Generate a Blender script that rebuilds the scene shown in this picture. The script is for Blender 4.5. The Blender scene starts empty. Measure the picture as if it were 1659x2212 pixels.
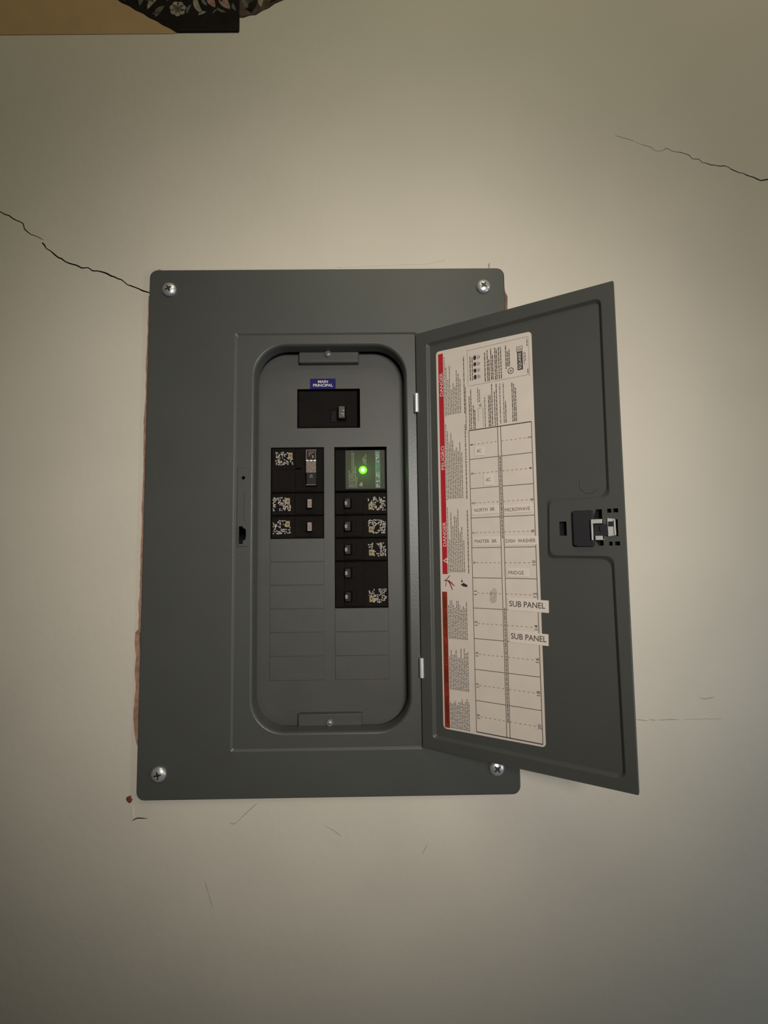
import bpy, math, random
from mathutils import Matrix, Vector
from mathutils.geometry import delaunay_2d_cdt

random.seed(7)
scene = bpy.context.scene
col = scene.collection
BASE = 1.5                                    # height of the panel's centre above the floor
# local frame used everywhere: x right, y up, z out of the wall towards the viewer
FRAME = Matrix.Translation((0, 0, BASE)) @ Matrix.Rotation(math.pi / 2, 4, 'X')

# ------------------------------------------------------------------ camera
cam = bpy.data.cameras.new('camera')
cam.sensor_fit = 'VERTICAL'
cam.sensor_height = 36.0
cam.lens = 36.0 * 1074.157 / 2212.0
cam.clip_start = 0.01
cam_ob = bpy.data.objects.new('camera', cam)
col.objects.link(cam_ob)
RT = [[0.9998856720, 0.0118573290, -0.0093833228],
      [-0.0110828778, 0.9968387029, 0.0786750932],
      [0.0102865358, -0.0785621042, 0.9968561496]]      # rows: camera right, down, forward


def fl(r):                                    # (x, -y, -z) frame -> local frame
    return Vector((r[0], -r[1], -r[2]))


right, down, fwd = fl(RT[0]), fl(RT[1]), fl(RT[2])
M = Matrix.Identity(4)
for i in range(3):
    M[i][0], M[i][1], M[i][2] = right[i], -down[i], -fwd[i]
M[0][3], M[1][3], M[2][3] = 0.05312, -0.03084, 0.52118
cam_ob.matrix_world = FRAME @ M
scene.camera = cam_ob

# ------------------------------------------------------------------ world, lights, exposure
world = bpy.data.worlds.new('world')
scene.world = world
world.use_nodes = True
bg = world.node_tree.nodes['Background']
bg.inputs[0].default_value = (0.85, 0.96, 1.0, 1)
bg.inputs[1].default_value = 0.005
vs = scene.view_settings
vs.view_transform = 'Standard'
vs.look = 'None'
vs.gamma = 1.0
vs.exposure = 0.0
vs.use_curve_mapping = False


def light(name, kind, loc, target, energy, color, **kw):
    d = bpy.data.lights.new(name, kind)
    d.energy = energy
    d.color = color
    for k, v in kw.items():
        setattr(d, k, v)
    o = bpy.data.objects.new(name, d)
    col.objects.link(o)
    p = FRAME @ Vector(loc)
    t = FRAME @ Vector(target)
    o.matrix_world = Matrix.Translation(p) @ (t - p).to_track_quat('-Z', 'Y').to_matrix().to_4x4()
    return o


light('key_spot', 'SPOT', (0.28, 0.14, 1.15), (0.064, 0.006, 0.0), 45, (1.0, 0.960, 0.905),  # added spot, no real lamp; its soft cone darkens the wall towards the corners
      spot_size=0.915, spot_blend=1.0, shadow_soft_size=0.15)
light('ceiling_bulb', 'POINT', (0.18, 1.08, 0.86), (0, 0, 0), 16.5, (1.0, 0.95, 0.68), shadow_soft_size=0.40)
light('side_lamp', 'POINT', (1.20, 0.42, 0.60), (0, 0, 0), 4.0, (1.0, 0.85, 0.62), shadow_soft_size=0.05)
light('window_daylight', 'AREA', (1.30, -0.45, 0.66), (0, -0.1, 0), 3.0, (0.62, 0.80, 1.0),
      shape='RECTANGLE', size=0.2, size_y=0.35)


# ------------------------------------------------------------------ materials
def mat(name, color, rough=0.5, metal=0.0, var=0.06, vscale=30.0, bump=0.0, bscale=300.0, emit=None, spec=0.5):
    m = bpy.data.materials.new(name)
    m.use_nodes = True
    nt = m.node_tree
    b = nt.nodes['Principled BSDF']
    b.inputs['Roughness'].default_value = rough
    b.inputs['Metallic'].default_value = metal
    b.inputs['Specular IOR Level'].default_value = spec
    tc = nt.nodes.new('ShaderNodeTexCoord')
    n = nt.nodes.new('ShaderNodeTexNoise')
    n.inputs['Scale'].default_value = vscale
    n.inputs['Detail'].default_value = 4
    nt.links.new(tc.outputs['Object'], n.inputs['Vector'])
    r = nt.nodes.new('ShaderNodeValToRGB')
    r.color_ramp.elements[0].position = 0.3
    r.color_ramp.elements[1].position = 0.7
    r.color_ramp.elements[0].color = tuple(c * (1 - var) for c in color) + (1,)
    r.color_ramp.elements[1].color = tuple(min(1, c * (1 + var)) for c in color) + (1,)
    nt.links.new(n.outputs['Fac'], r.inputs['Fac'])
    nt.links.new(r.outputs['Color'], b.inputs['Base Color'])
    if bump:
        n2 = nt.nodes.new('ShaderNodeTexNoise')
        n2.inputs['Scale'].default_value = bscale
        n2.inputs['Detail'].default_value = 6
        nt.links.new(tc.outputs['Object'], n2.inputs['Vector'])
        bp = nt.nodes.new('ShaderNodeBump')
        bp.inputs['Strength'].default_value = bump
        bp.inputs['Distance'].default_value = 0.001
        nt.links.new(n2.outputs['Fac'], bp.inputs['Height'])
        nt.links.new(bp.outputs['Normal'], b.inputs['Normal'])
    if emit:
        b.inputs['Emission Color'].default_value = emit[0] + (1,)
        b.inputs['Emission Strength'].default_value = emit[1]
    return m


WALL = mat('wall_paint', (0.56, 0.505, 0.42), 0.55, var=0.03, vscale=9, bump=0.25, bscale=120)
GYPSUM = mat('torn_gypsum', (0.29, 0.165, 0.115), 0.9, var=0.3, vscale=120)
CRACK = mat('crack_brown', (0.05, 0.035, 0.022), 0.95)  # dark brown for the walls and floor of the cracks
SCUFF = mat('scuff', (0.34, 0.30, 0.24), 0.8, var=0.15, vscale=200)
RIDGE = mat('paint_ridge', (0.60, 0.54, 0.45), 0.5)
RUST = mat('rusty_nail', (0.16, 0.035, 0.012), 0.85, var=0.3, vscale=400)
GREY = mat('grey_enamel', (0.064, 0.065, 0.059), 0.37, spec=0.4, var=0.04, vscale=14, bump=0.12, bscale=900)
GREYD = mat('grey_enamel_interior', (0.060, 0.058, 0.052), 0.5, spec=0.4, var=0.06, vscale=25, bump=0.1, bscale=900)
BOX = mat('enclosure_grey', (0.03, 0.03, 0.03), 0.6)
CHROME = mat('zinc_screw', (0.62, 0.61, 0.60), 0.33, 0.65, var=0.12, vscale=300)
RECESS = mat('recess_shade', (0.05, 0.05, 0.05), 0.5, 0.6)  # dark colour stands in for the shade inside the screw drives
STEEL = mat('bright_steel', (0.80, 0.78, 0.75), 0.3, 0.5, var=0.05)
BLACK = mat('black_plastic', (0.0085, 0.0068, 0.0064), 0.6, spec=0.04, var=0.15, vscale=60)
BLACK2 = mat('black_toggle_plastic', (0.006, 0.0055, 0.0055), 0.4, spec=0.2)
HOLLOW = mat('slot_shade', (0.002, 0.002, 0.002), 0.9)  # near-black paints in the shade of handle slots and door cut-outs
PAD = mat('latch_plastic', (0.024, 0.022, 0.025), 0.55, spec=0.15, var=0.1)
PAPER = mat('label_paper', (0.60, 0.52, 0.45), 0.6, var=0.03, vscale=60)
TAPE = mat('sticker_tape', (0.655, 0.57, 0.50), 0.55, var=0.02)
RED = mat('danger_red', (0.42, 0.012, 0.022), 0.55)
ORANGE = mat('warning_orange', (0.22, 0.024, 0.006), 0.55, var=0.3, vscale=90)
INK = mat('black_ink', (0.028, 0.022, 0.022), 0.6)
INK2 = mat('grey_ink', (0.17, 0.145, 0.125), 0.6, var=0.2, vscale=300)
INK3 = mat('brown_ink', (0.09, 0.07, 0.055), 0.6)
INKW = mat('white_ink', (0.62, 0.55, 0.50), 0.6)
BLUE = mat('blue_sticker', (0.016, 0.013, 0.105), 0.6, spec=0.1)
CREAM = mat('breaker_print', (0.42, 0.37, 0.33), 0.7, spec=0.1, var=0.25, vscale=500)
PINK = mat('toggle_print', (0.30, 0.22, 0.19), 0.7, spec=0.1, var=0.3, vscale=500)
AMBER = mat('breaker_amber_chip', (0.30, 0.235, 0.12), 0.7, spec=0.1, var=0.1)
OLIVE = mat('surge_label', (0.058, 0.056, 0.044), 0.6, spec=0.1, var=0.1)
TEAL = mat('surge_stripe', (0.06, 0.12, 0.10), 0.5, spec=0.2, var=0.25, vscale=150)
LED = mat('green_led', (0.01, 0.05, 0.005), 0.5, emit=((0.22, 1.0, 0.0), 0.9))
LEDC = mat('green_led_core', (0.6, 0.9, 0.4), 0.3, emit=((0.85, 1.0, 0.75), 2.5))
TIE = mat('handle_tie_metal', (0.16, 0.12, 0.10), 0.55, 0.3, spec=0.2, var=0.3, vscale=400)
TAN = mat('tan_wallpaper', (0.41, 0.26, 0.12), 0.75, var=0.05, vscale=40)
FLORAL = mat('black_wallpaper', (0.012, 0.009, 0.008), 0.7, spec=0.08, var=0.3, vscale=80)
FLORAL2 = mat('brown_wallpaper', (0.075, 0.052, 0.038), 0.7, spec=0.1, var=0.5, vscale=90)
PETAL = mat('petal_print', (0.24, 0.19, 0.14), 0.75, var=0.35, vscale=160)
ROSE = mat('rose_print', (0.24, 0.13, 0.10), 0.75, var=0.3, vscale=160)
LEAF = mat('leaf_print', (0.085, 0.078, 0.062), 0.75, var=0.35, vscale=160)


# ------------------------------------------------------------------ mesh builder
def marks(q, x0, x1, y0, y1, z, m, nx, ny, seed):
    """small worn printed dashes, too blurred to read"""
    r = random.Random(seed)
    dx_, dy_ = (x1 - x0) / nx, (y1 - y0) / ny
    for i in range(nx):
        for j in range(ny):
            if r.random() < 0.3:
                continue
            a, b = x0 + dx_ * (i + r.uniform(0, 0.25)), y0 + dy_ * (j + r.uniform(0, 0.25))
            w, h = dx_ * r.uniform(0.5, 0.8), dy_ * r.uniform(0.5, 0.8)
            q.add([(a, b, z), (a + w, b, z), (a + w, b + h, z), (a, b + h, z)], [(0, 1, 2, 3)], m)


class MB:
    def __init__(self):
        self.v, self.f, self.m, self.mats, self.s = [], [], [], [], []

    def mi(self, m):
        if m not in self.mats:
            self.mats.append(m)
        return self.mats.index(m)

    def add(self, vs, fs, m, smooth=False):
        o = len(self.v)
        self.v += [tuple(p) for p in vs]
        k = self.mi(m)
        for f in fs:
            self.f.append(tuple(i + o for i in f))
            self.m.append(k)
            self.s.append(smooth)

    def box(self, x0, x1, y0, y1, z0, z1, m, bev=0.0):
        if x0 > x1: x0, x1 = x1, x0
        if y0 > y1: y0, y1 = y1, y0
        if z0 > z1: z0, z1 = z1, z0
        if bev <= 0:
            vs = [(x, y, z) for z in (z0, z1) for y in (y0, y1) for x in (x0, x1)]
            self.add(vs, [(0, 2, 3, 1), (4, 5, 7, 6), (0, 1, 5, 4), (2, 6, 7, 3), (0, 4, 6, 2), (1, 3, 7, 5)], m)
        else:                                  # front edges chamfered
            b = bev
            L = [rect(x0, x1, y0, y1), rect(x0, x1, y0, y1), rect(x0 + b, x1 - b, y0 + b, y1 - b)]
            self.loft(L, [z0, z1 - b, z1], m, cap=True)

    def loft(self, loops, zs, m, cap=False, capm=None):
        n = len(loops[0])
        vs = []
        for lp, z in zip(loops, zs):
            vs += [(p[0], p[1], z) for p in lp]
        fs = []
        for k in range(len(loops) - 1):
            for i in range(n):
                j = (i + 1) % n
                fs.append((k * n + i, k * n + j, (k + 1) * n + j, (k + 1) * n + i))
        self.add(vs, fs, m, True)
        if cap:
            o = (len(loops) - 1) * n
            self.add([(p[0], p[1], zs[-1]) for p in loops[-1]], [tuple(range(n))], capm or m)

    def flat(self, outer, holes, z, m):
        """flat face with holes at height z (normal +z)"""
        vs = [Vector(p) for p in outer]
        fs = [list(range(len(outer)))]
        es = []
        loops = [list(range(len(outer)))]
        for h in holes:
            o = len(vs)
            vs += [Vector(p) for p in h]
            loops.append(list(range(o, o + len(h))))
        for lp in loops:
            es += [(lp[i], lp[(i + 1) % len(lp)]) for i in range(len(lp))]
        r = delaunay_2d_cdt(vs, es, [], 0, 1e-7)
        pv, tris = r[0], r[2]
        boxes = [(min(p[0] for p in h), max(p[0] for p in h), min(p[1] for p in h), max(p[1] for p in h)) for h in holes]
        keep = []
        for t in tris:
            cx = sum(pv[i].x for i in t) / 3
            cy = sum(pv[i].y for i in t) / 3
            if not inside(cx, cy, outer):
                continue
            if any(b[0] <= cx <= b[1] and b[2] <= cy <= b[3] and inside(cx, cy, h) for b, h in zip(boxes, holes)):
                continue
            a, b_, c = (pv[i] for i in t)
            keep.append(tuple(t) if (b_ - a).cross(c - a) > 0 else tuple(reversed(t)))
        self.add([(p.x, p.y, z) for p in pv], keep, m)

    def plate(self, outer, holes, z0, z1, m, wallm=None):
        """slab z0 (back) .. z1 (front) with holes and edge walls"""
        self.flat(outer, holes, z1, m)
        self.flat(outer, holes, z0, m)
        self.loft([outer, outer], [z0, z1], m)
        for h in holes:
            self.loft([h, h], [z1, z0], wallm or m)

    def lathe(self, cx, cy, prof, m, n=24):
        """prof: list of (r, z) turned about the z axis"""
        self.loft([[(cx + r * math.cos(2 * math.pi * i / n), cy + r * math.sin(2 * math.pi * i / n)) for i in range(n)]
                   for r, z in prof], [z for r, z in prof], m, cap=True)

    def ribbon(self, pts, w, z, m, w1=None):
        """flat strip along a polyline; w may be a list"""
        P = strip(pts, w)
        n = len(pts)
        self.add([(p[0], p[1], z) for p in P],
                 [(i, i + 1, 2 * n - 2 - i, 2 * n - 1 - i) for i in range(n - 1)], m)

    def text(self, s, cx, cy, w, h, z, m, rot=0.0, bold=0.0):
        vs, fs = glyphs(s, bold)
        x0, x1 = min(p[0] for p in vs), max(p[0] for p in vs)
        y0, y1 = min(p[1] for p in vs), max(p[1] for p in vs)
        sx, sy = w / (x1 - x0), h / (y1 - y0)
        c, sn = math.cos(rot), math.sin(rot)
        out = []
        for p in vs:
            a = (p[0] - (x0 + x1) / 2) * sx
            b = (p[1] - (y0 + y1) / 2) * sy
            out.append((cx + a * c - b * sn, cy + a * sn + b * c, z))
        self.add(out, fs, m)

    def build(self, name, parent=None, matrix=None, smooth=True, label=None):
        me = bpy.data.meshes.new(name)
        me.from_pydata(self.v, [], self.f)
        for m in self.mats:
            me.materials.append(m)
        for p, k, q in zip(me.polygons, self.m, self.s):
            p.material_index = k
            p.use_smooth = q
        me.update()
        import bmesh
        bm = bmesh.new()
        bm.from_mesh(me)
        bmesh.ops.remove_doubles(bm, verts=bm.verts, dist=1e-6)
        bm.to_mesh(me)
        bm.free()
        if smooth:
            fs_ = [p.use_smooth for p in me.polygons]
            me.set_sharp_from_angle(angle=math.radians(40))
            me.polygons.foreach_set('use_smooth', fs_)
        o = bpy.data.objects.new(name, me)
        col.objects.link(o)
        if parent:
            o.parent = parent
        if matrix is not None:
            if parent:
                o.matrix_local = matrix
            else:
                o.matrix_world = matrix
        if label:
            o['label'] = label
        return o


def inside(x, y, poly):
    c = False
    n = len(poly)
    j = n - 1
    for i in range(n):
        yi, yj = poly[i][1], poly[j][1]
        if (yi > y) != (yj > y):
            if x < (poly[j][0] - poly[i][0]) * (y - yi) / (yj - yi) + poly[i][0]:
                c = not c
        j = i
    return c


def rect(x0, x1, y0, y1):
    return [(x0, y0), (x1, y0), (x1, y1), (x0, y1)]


def circle(cx, cy, r, n=20):
    return [(cx + r * math.cos(2 * math.pi * i / n), cy + r * math.sin(2 * math.pi * i / n)) for i in range(n)]


def roundpoly(pts, rad, n=6):
    """polygon with rounded corners; rad may be a list"""
    out = []
    k = len(pts)
    for i in range(k):
        p = Vector(pts[i])
        a = (Vector(pts[i - 1]) - p)
        b = (Vector(pts[(i + 1) % k]) - p)
        r = rad[i] if isinstance(rad, (list, tuple)) else rad
        la, lb = a.length, b.length
        a.normalize(); b.normalize()
        ang = a.angle(b)
        d = r / math.tan(ang / 2)
        d = min(d, la * 0.49, lb * 0.49)
        r2 = d * math.tan(ang / 2)
        bis = (a + b).normalized()
        c = p + bis * (r2 / math.sin(ang / 2))
        s = p + a * d
        e = p + b * d
        a0 = math.atan2(s.y - c.y, s.x - c.x)
        a1 = math.atan2(e.y - c.y, e.x - c.x)
        da = (a1 - a0 + math.pi) % (2 * math.pi) - math.pi
        for q in range(n + 1):
            t = a0 + da * q / n
            out.append((c.x + r2 * math.cos(t), c.y + r2 * math.sin(t)))
    return out


def inset(pts, d):
    """offset a counter-clockwise polygon inwards by d"""
    k = len(pts)
    out = []
    for i in range(k):
        p, a, b = Vector(pts[i]), Vector(pts[i - 1]), Vector(pts[(i + 1) % k])
        e1 = (p - a).normalized(); e2 = (b - p).normalized()
        n1 = Vector((-e1.y, e1.x)); n2 = Vector((-e2.y, e2.x))
        q = n1 + n2
        q = q / max(q.dot(n1), 1e-6)
        out.append((p.x + q.x * d, p.y + q.y * d))
    return out


def rrect(x0, x1, y0, y1, r, n=8):
    return roundpoly(rect(x0, x1, y0, y1), r, n)


def strip(pts, w):
    """closed outline of a polyline of given width(s)"""
    n = len(pts)
    L, R = [], []
    for i in range(n):
        a = Vector(pts[max(0, i - 1)]); b = Vector(pts[min(n - 1, i + 1)])
        d = (b - a).normalized()
        nr = Vector((-d.y, d.x))
        h = (w[i] if isinstance(w, (list, tuple)) else w) / 2
        L.append((pts[i][0] - nr.x * h, pts[i][1] - nr.y * h))
        R.append((pts[i][0] + nr.x * h, pts[i][1] + nr.y * h))
    return L + R[::-1]


_gl = {}


def glyphs(s, bold):
    if (s, bold) in _gl:
        return _gl[(s, bold)]
    c = bpy.data.curves.new('lettering', 'FONT')
    c.body = s
    c.resolution_u = 3
    c.offset = bold
    o = bpy.data.objects.new('lettering', c)
    col.objects.link(o)
    dg = bpy.context.evaluated_depsgraph_get()
    me = bpy.data.meshes.new_from_object(o.evaluated_get(dg))
    vs = [tuple(v.co[:2]) for v in me.vertices]
    fs = [tuple(p.vertices) for p in me.polygons]
    bpy.data.objects.remove(o)
    bpy.data.curves.remove(c)
    bpy.data.meshes.remove(me)
    _gl[(s, bold)] = (vs, fs)
    return vs, fs


def empty(name, label, cat, matrix, group=None):
    o = bpy.data.objects.new(name, None)
    o.empty_display_size = 0.02
    col.objects.link(o)
    o.matrix_world = matrix
    o['label'] = label
    o['category'] = cat
    if group:
        o['group'] = group
    return o


# ------------------------------------------------------------------ wall with cracks
ZW = -0.004


def jag(pts, amp, seed):
    """subdivide a polyline and roughen it"""
    rnd = random.Random(seed)
    out = [pts[0]]
    for a, b in zip(pts[:-1], pts[1:]):
        L = math.hypot(b[0] - a[0], b[1] - a[1])
        k = max(1, int(L / 0.004))
        for i in range(1, k + 1):
            t = i / k
            j = 0 if i == k else rnd.uniform(-amp, amp)
            out.append((a[0] + (b[0] - a[0]) * t, a[1] + (b[1] - a[1]) * t + j))
    return out


crackA = jag([(-0.60, 0.412), (-0.54, 0.40), (-0.47, 0.385), (-0.40, 0.362), (-0.3615, 0.348), (-0.3511, 0.3431),
              (-0.3433, 0.3377), (-0.3355, 0.3339), (-0.3337, 0.3274), (-0.3268, 0.3215), (-0.3196, 0.3188),
              (-0.3129, 0.315)], 0.0008, 1)
crackB = jag([(-0.3138, 0.3118), (-0.3089, 0.3049), (-0.2996, 0.2979), (-0.2918, 0.2931), (-0.283, 0.2877),
              (-0.2754, 0.2856), (-0.2692, 0.2823), (-0.2627, 0.2828), (-0.2575, 0.2791), (-0.2459, 0.2774),
              (-0.2372, 0.2731), (-0.2259, 0.2688), (-0.2192, 0.263), (-0.2065, 0.2582), (-0.1935, 0.2531)], 0.0009, 2)
crackC = jag([(0.3466, 0.4282), (0.3543, 0.4243), (0.3652, 0.4209), (0.3702, 0.4164), (0.3776, 0.4164),
              (0.383, 0.4197), (0.3896, 0.4158), (0.3985, 0.4146), (0.4078, 0.4113), (0.4117, 0.4068),
              (0.4191, 0.4062), (0.4225, 0.4023), (0.437, 0.3989), (0.4475, 0.3983), (0.4602, 0.3916),
              (0.4756, 0.3855), (0.4878, 0.3804), (0.499, 0.3821), (0.54, 0.366), (0.60, 0.35)], 0.0008, 3)
crackD = jag([(-0.1986, -0.2985), (-0.1960, -0.2965), (-0.1926, -0.2955), (-0.188, -0.2958), (-0.1824, -0.2961)], 0.0002, 4)


def taper(pts, w, wmin=0.25, seed=0, ends=True):
    rnd = random.Random(seed)
    n = len(pts)
    out = []
    for i in range(n):
        t = i / (n - 1)
        k = rnd.uniform(0.65, 1.1)
        if ends:
            k *= min(1, wmin + min(t, 1 - t) * 8)
        out.append(w * k)
    return out


cracks = [strip(crackA, taper(crackA, 0.0013, 0.6, seed=1)),
          strip(crackB, taper(crackB, 0.0016, 0.8, seed=2)),
          strip(crackC, [w * min(1, 0.3 + 0.7 * i / 30) for i, w in enumerate(taper(crackC, 0.0014, 0.6, seed=3))]),
          strip(crackD, taper(crackD, 0.0014, seed=4))]
# the rough hole cut for the box, wider than the cover on its torn left side and at the top right
cut = [(-0.186, -0.262), (0.186, -0.262), (0.186, 0.20), (0.1955, 0.205), (0.1962, 0.222), (0.1968, 0.2338),
       (0.1972, 0.247), (0.1950, 0.2515), (0.1940, 0.2575), (0.186, 0.261), (-0.186, 0.265), (-0.190, 0.2525)]
tl = [(-0.1958, 0.2497), (-0.1962, 0.2230), (-0.1957, 0.21), (-0.1966, 0.18), (-0.1962, 0.15), (-0.1971, 0.11), (-0.1964, 0.07),
      (-0.1971, 0.0163), (-0.1967, -0.03), (-0.1974, -0.075), (-0.1976, -0.1080), (-0.2002, -0.1116),
      (-0.2004, -0.128), (-0.1990, -0.136), (-0.1995, -0.1509), (-0.1986, -0.17), (-0.1996, -0.19),
      (-0.1994, -0.2064), (-0.1964, -0.2221), (-0.1930, -0.2300)]
rnd = random.Random(11)
tl2 = [tl[0]]
for a, b in zip(tl[:-1], tl[1:]):
    k = max(1, int((a[1] - b[1]) / 0.006))
    for i in range(1, k + 1):
        t = i / k
        tl2.append((a[0] + (b[0] - a[0]) * t + rnd.uniform(-0.0005, 0.0005), a[1] + (b[1] - a[1]) * t))
cut = cut + tl2
nail = [(-0.2019 + r * math.cos(a), -0.2774 + 1.25 * r * math.sin(a)) for a, r in
        [(2 * math.pi * i / 12, random.Random(i).uniform(0.0024, 0.0036)) for i in range(12)]]

wm = MB()
WX0, WX1, WY0, WY1 = -1.9, 1.9, -1.5, 1.15
wo = rect(WX0, WX1, WY0, WY1)
wm.flat(wo, [cut] + cracks + [nail], ZW, WALL)
for c in cracks:
    wm.loft([c, c], [ZW, ZW - 0.004], CRACK)
    wm.flat(c, [], ZW - 0.004, CRACK)
wm.loft([nail, nail], [ZW, ZW - 0.002], GYPSUM)
cut2 = inset(cut, 0.0035)
wm.loft([cut, cut2, cut2], [ZW, ZW - 0.003, ZW - 0.016], GYPSUM)
wm.flat(wo, [cut2], ZW - 0.016, GYPSUM)
wm.loft([wo, wo], [ZW - 0.016, ZW], WALL)
wall = wm.build('wall_back', matrix=FRAME.copy())
wall['kind'] = 'structure'
wall['label'] = 'beige painted plaster wall with diagonal hairline cracks'

m = MB()                                      # rusty nail head sitting in the chipped hole
m.lathe(-0.2019, -0.2774, [(0.0029, ZW - 0.002), (0.0029, ZW - 0.0004), (0.0022, ZW + 0.0001), (0.0008, ZW + 0.0002)], RUST, 14)
m.build('nail_head', parent=wall, label='rusty brown nail head in chipped plaster')


def mark(name, pts, w, m_, z=0.0002, seed=0, label=None):
    q = MB()
    p = jag(pts, 0.0003, seed)
    ww = taper(p, w, 0.1, seed)
    o = strip(p, ww)
    q.loft([o, inset(o, min(w * 0.15, 0.0001))], [ZW, ZW + z], m_, cap=False)
    n = len(p)
    oi = inset(o, min(w * 0.15, 0.0001))
    q.add([(a[0], a[1], ZW + z) for a in oi], [(i, i + 1, 2 * n - 2 - i, 2 * n - 1 - i) for i in range(n - 1)], m_)
    q.build(name, parent=wall, label=label)


mark('hairline_crack', [(0.325, 0.4352), (0.3332, 0.4327), (0.3466, 0.4282)], 0.0007, SCUFF, seed=5)
mark('scratch', [(-0.0729, -0.2831), (-0.0800, -0.2890), (-0.0849, -0.2932), (-0.0932, -0.3011)], 0.0009, SCUFF, seed=6)
mark('scuff_mark', [(-0.1010, -0.3018), (-0.0975, -0.3028), (-0.0930, -0.3011)], 0.0016, SCUFF, seed=7)
mark('paint_ridge', [(-0.1985, -0.2825), (-0.1978, -0.2880), (-0.1974, -0.2960)], 0.0016, RIDGE, 0.0006, seed=8)
mark('scratch', [(-0.0057, -0.3057), (0.0013, -0.309), (0.012, -0.3163)], 0.0009, SCUFF, seed=9)
mark('scratch', [(0.0986, -0.3257), (0.0958, -0.3300), (0.0929, -0.335)], 0.0008, SCUFF, seed=10)
mark('scratch', [(-0.1248, -0.3554), (-0.120, -0.3707), (-0.1161, -0.3826)], 0.0007, SCUFF, seed=11)
mark('hairline_crack', [(0.314, -0.2065), (0.3195, -0.2072), (0.3281, -0.2083)], 0.0010, SCUFF, seed=12)
mark('hairline_crack', [(0.3290, -0.2066), (0.3339, -0.2078), (0.3365, -0.2078)], 0.0011, SCUFF, seed=13)
mark('hairline_crack', [(0.3380, -0.2076), (0.3570, -0.2073), (0.3610, -0.2080)], 0.0008, SCUFF, seed=14)
mark('hairline_crack', [(0.3640, -0.2074), (0.3800, -0.2072), (0.4050, -0.2076)], 0.0004, SCUFF, seed=15)
mark('scuff_mark', [(0.3824, -0.1854), (0.3868, -0.1872), (0.3895, -0.1869), (0.3988, -0.1856)], 0.0010, SCUFF, seed=16)
mark('paint_ridge', [(0.010, 0.2812), (0.0314, 0.2826), (0.0722, 0.2839), (0.108, 0.2848), (0.1286, 0.2884)],
     0.0010, RIDGE, 0.0003, seed=17)
mark('paint_chip', [(0.1790, 0.2862), (0.1778, 0.2832), (0.1775, 0.2770)], 0.0022, SCUFF, 0.0004, seed=18)
mark('paint_chip', [(-0.1875, 0.2790), (-0.1845, 0.2800), (-0.1800, 0.2780)], 0.0014, SCUFF, 0.0003, seed=19)

# ------------------------------------------------------------------ wallpaper border at the top of the wall
wb = empty('wallpaper_border', 'tan and black floral wallpaper border above the left end of the panel', 'wallpaper',
           FRAME @ Matrix.Translation((-0.24, 0.56, ZW)))
OFF = Matrix.Translation((0.24, -0.56, -ZW))


def dx(y):                                    # diagonal edge between tan and floral paper
    return -0.1699 - 0.07 * (y - 0.5615) / 0.0414


m = MB()
m.plate([(-1.9, 0.551), (-0.60, 0.5575), (-0.3717, 0.5593), (-0.1778, 0.5606), (-0.1699, 0.5615), (dx(0.59), 0.59),
         (dx(0.62), 0.62), (dx(0.72), 0.72), (-1.9, 0.72)], [], ZW, ZW + 0.0005, TAN)
m.build('tan_paper', wb, OFF)
m = MB()
edge = [(dx(y) - 0.0006 + 0.0010 * math.sin(y * 700), y) for y in [0.5618 + i * 0.00466 for i in range(35)]]
m.plate([(-0.1009, 0.5622), (-0.1002, 0.5640), (-0.1003, 0.72)] + edge[::-1], [], ZW, ZW + 0.0011, FLORAL)
m.plate([(-0.1660, 0.5622), (-0.1012, 0.5628), (-0.1012, 0.5665), (-0.1720, 0.5662)], [], ZW + 0.0011, ZW + 0.0013,
        mat('floral_border_band', (0.020, 0.013, 0.010), 0.8, spec=0.05))
fl_paper = m.build('floral_paper', wb, OFF)
m = MB()
m.plate([(-0.1003, 0.5809), (-0.0960, 0.5808), (-0.0885, 0.5835), (-0.0815, 0.5842), (-0.0740, 0.5895), (-0.0673, 0.5924),
         (-0.0600, 0.5982), (-0.0503, 0.6028), (-0.030, 0.612), (-0.018, 0.628), (-0.015, 0.65), (-0.004, 0.67), (0.0, 0.72),
         (-0.1003, 0.72)], [], ZW, ZW + 0.0008, FLORAL2)
sc_paper = m.build('scalloped_paper', wb, OFF)
ZP = ZW + 0.0013


def petals(q, cx, cy, r, n, m_, ph=0.0, sq=0.55, z=ZP):
    for k in range(n):
        a = ph + 2 * math.pi * k / n
        px, py = cx + r * 0.62 * math.cos(a), cy + r * 0.62 * math.sin(a)
        pts = []
        for i in range(12):
            t = 2 * math.pi * i / 12
            u, v = r * 0.5 * math.cos(t), r * sq * 0.8 * math.sin(t)
            pts.append((px + u * math.cos(a) - v * math.sin(a), py + u * math.sin(a) + v * math.cos(a), z))
        q.add(pts, [tuple(range(12))], m_)


def leaf(q, x0, y0, x1, y1, w, m_, z=ZP):
    d = Vector((x1 - x0, y1 - y0)); n_ = Vector((-d.y, d.x)).normalized()
    L, R = [], []
    for i in range(9):
        t = i / 8
        h = w * math.sin(math.pi * t) ** 0.7
        p = Vector((x0, y0)) + d * t + n_ * (0.12 * d.length * math.sin(math.pi * t))
        L.append((p.x + n_.x * h, p.y + n_.y * h, z)); R.append((p.x - n_.x * h, p.y - n_.y * h, z))
    q.add(R + L[::-1], [(i, i + 1, 16 - i, 17 - i) for i in range(8)], m_)


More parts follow.
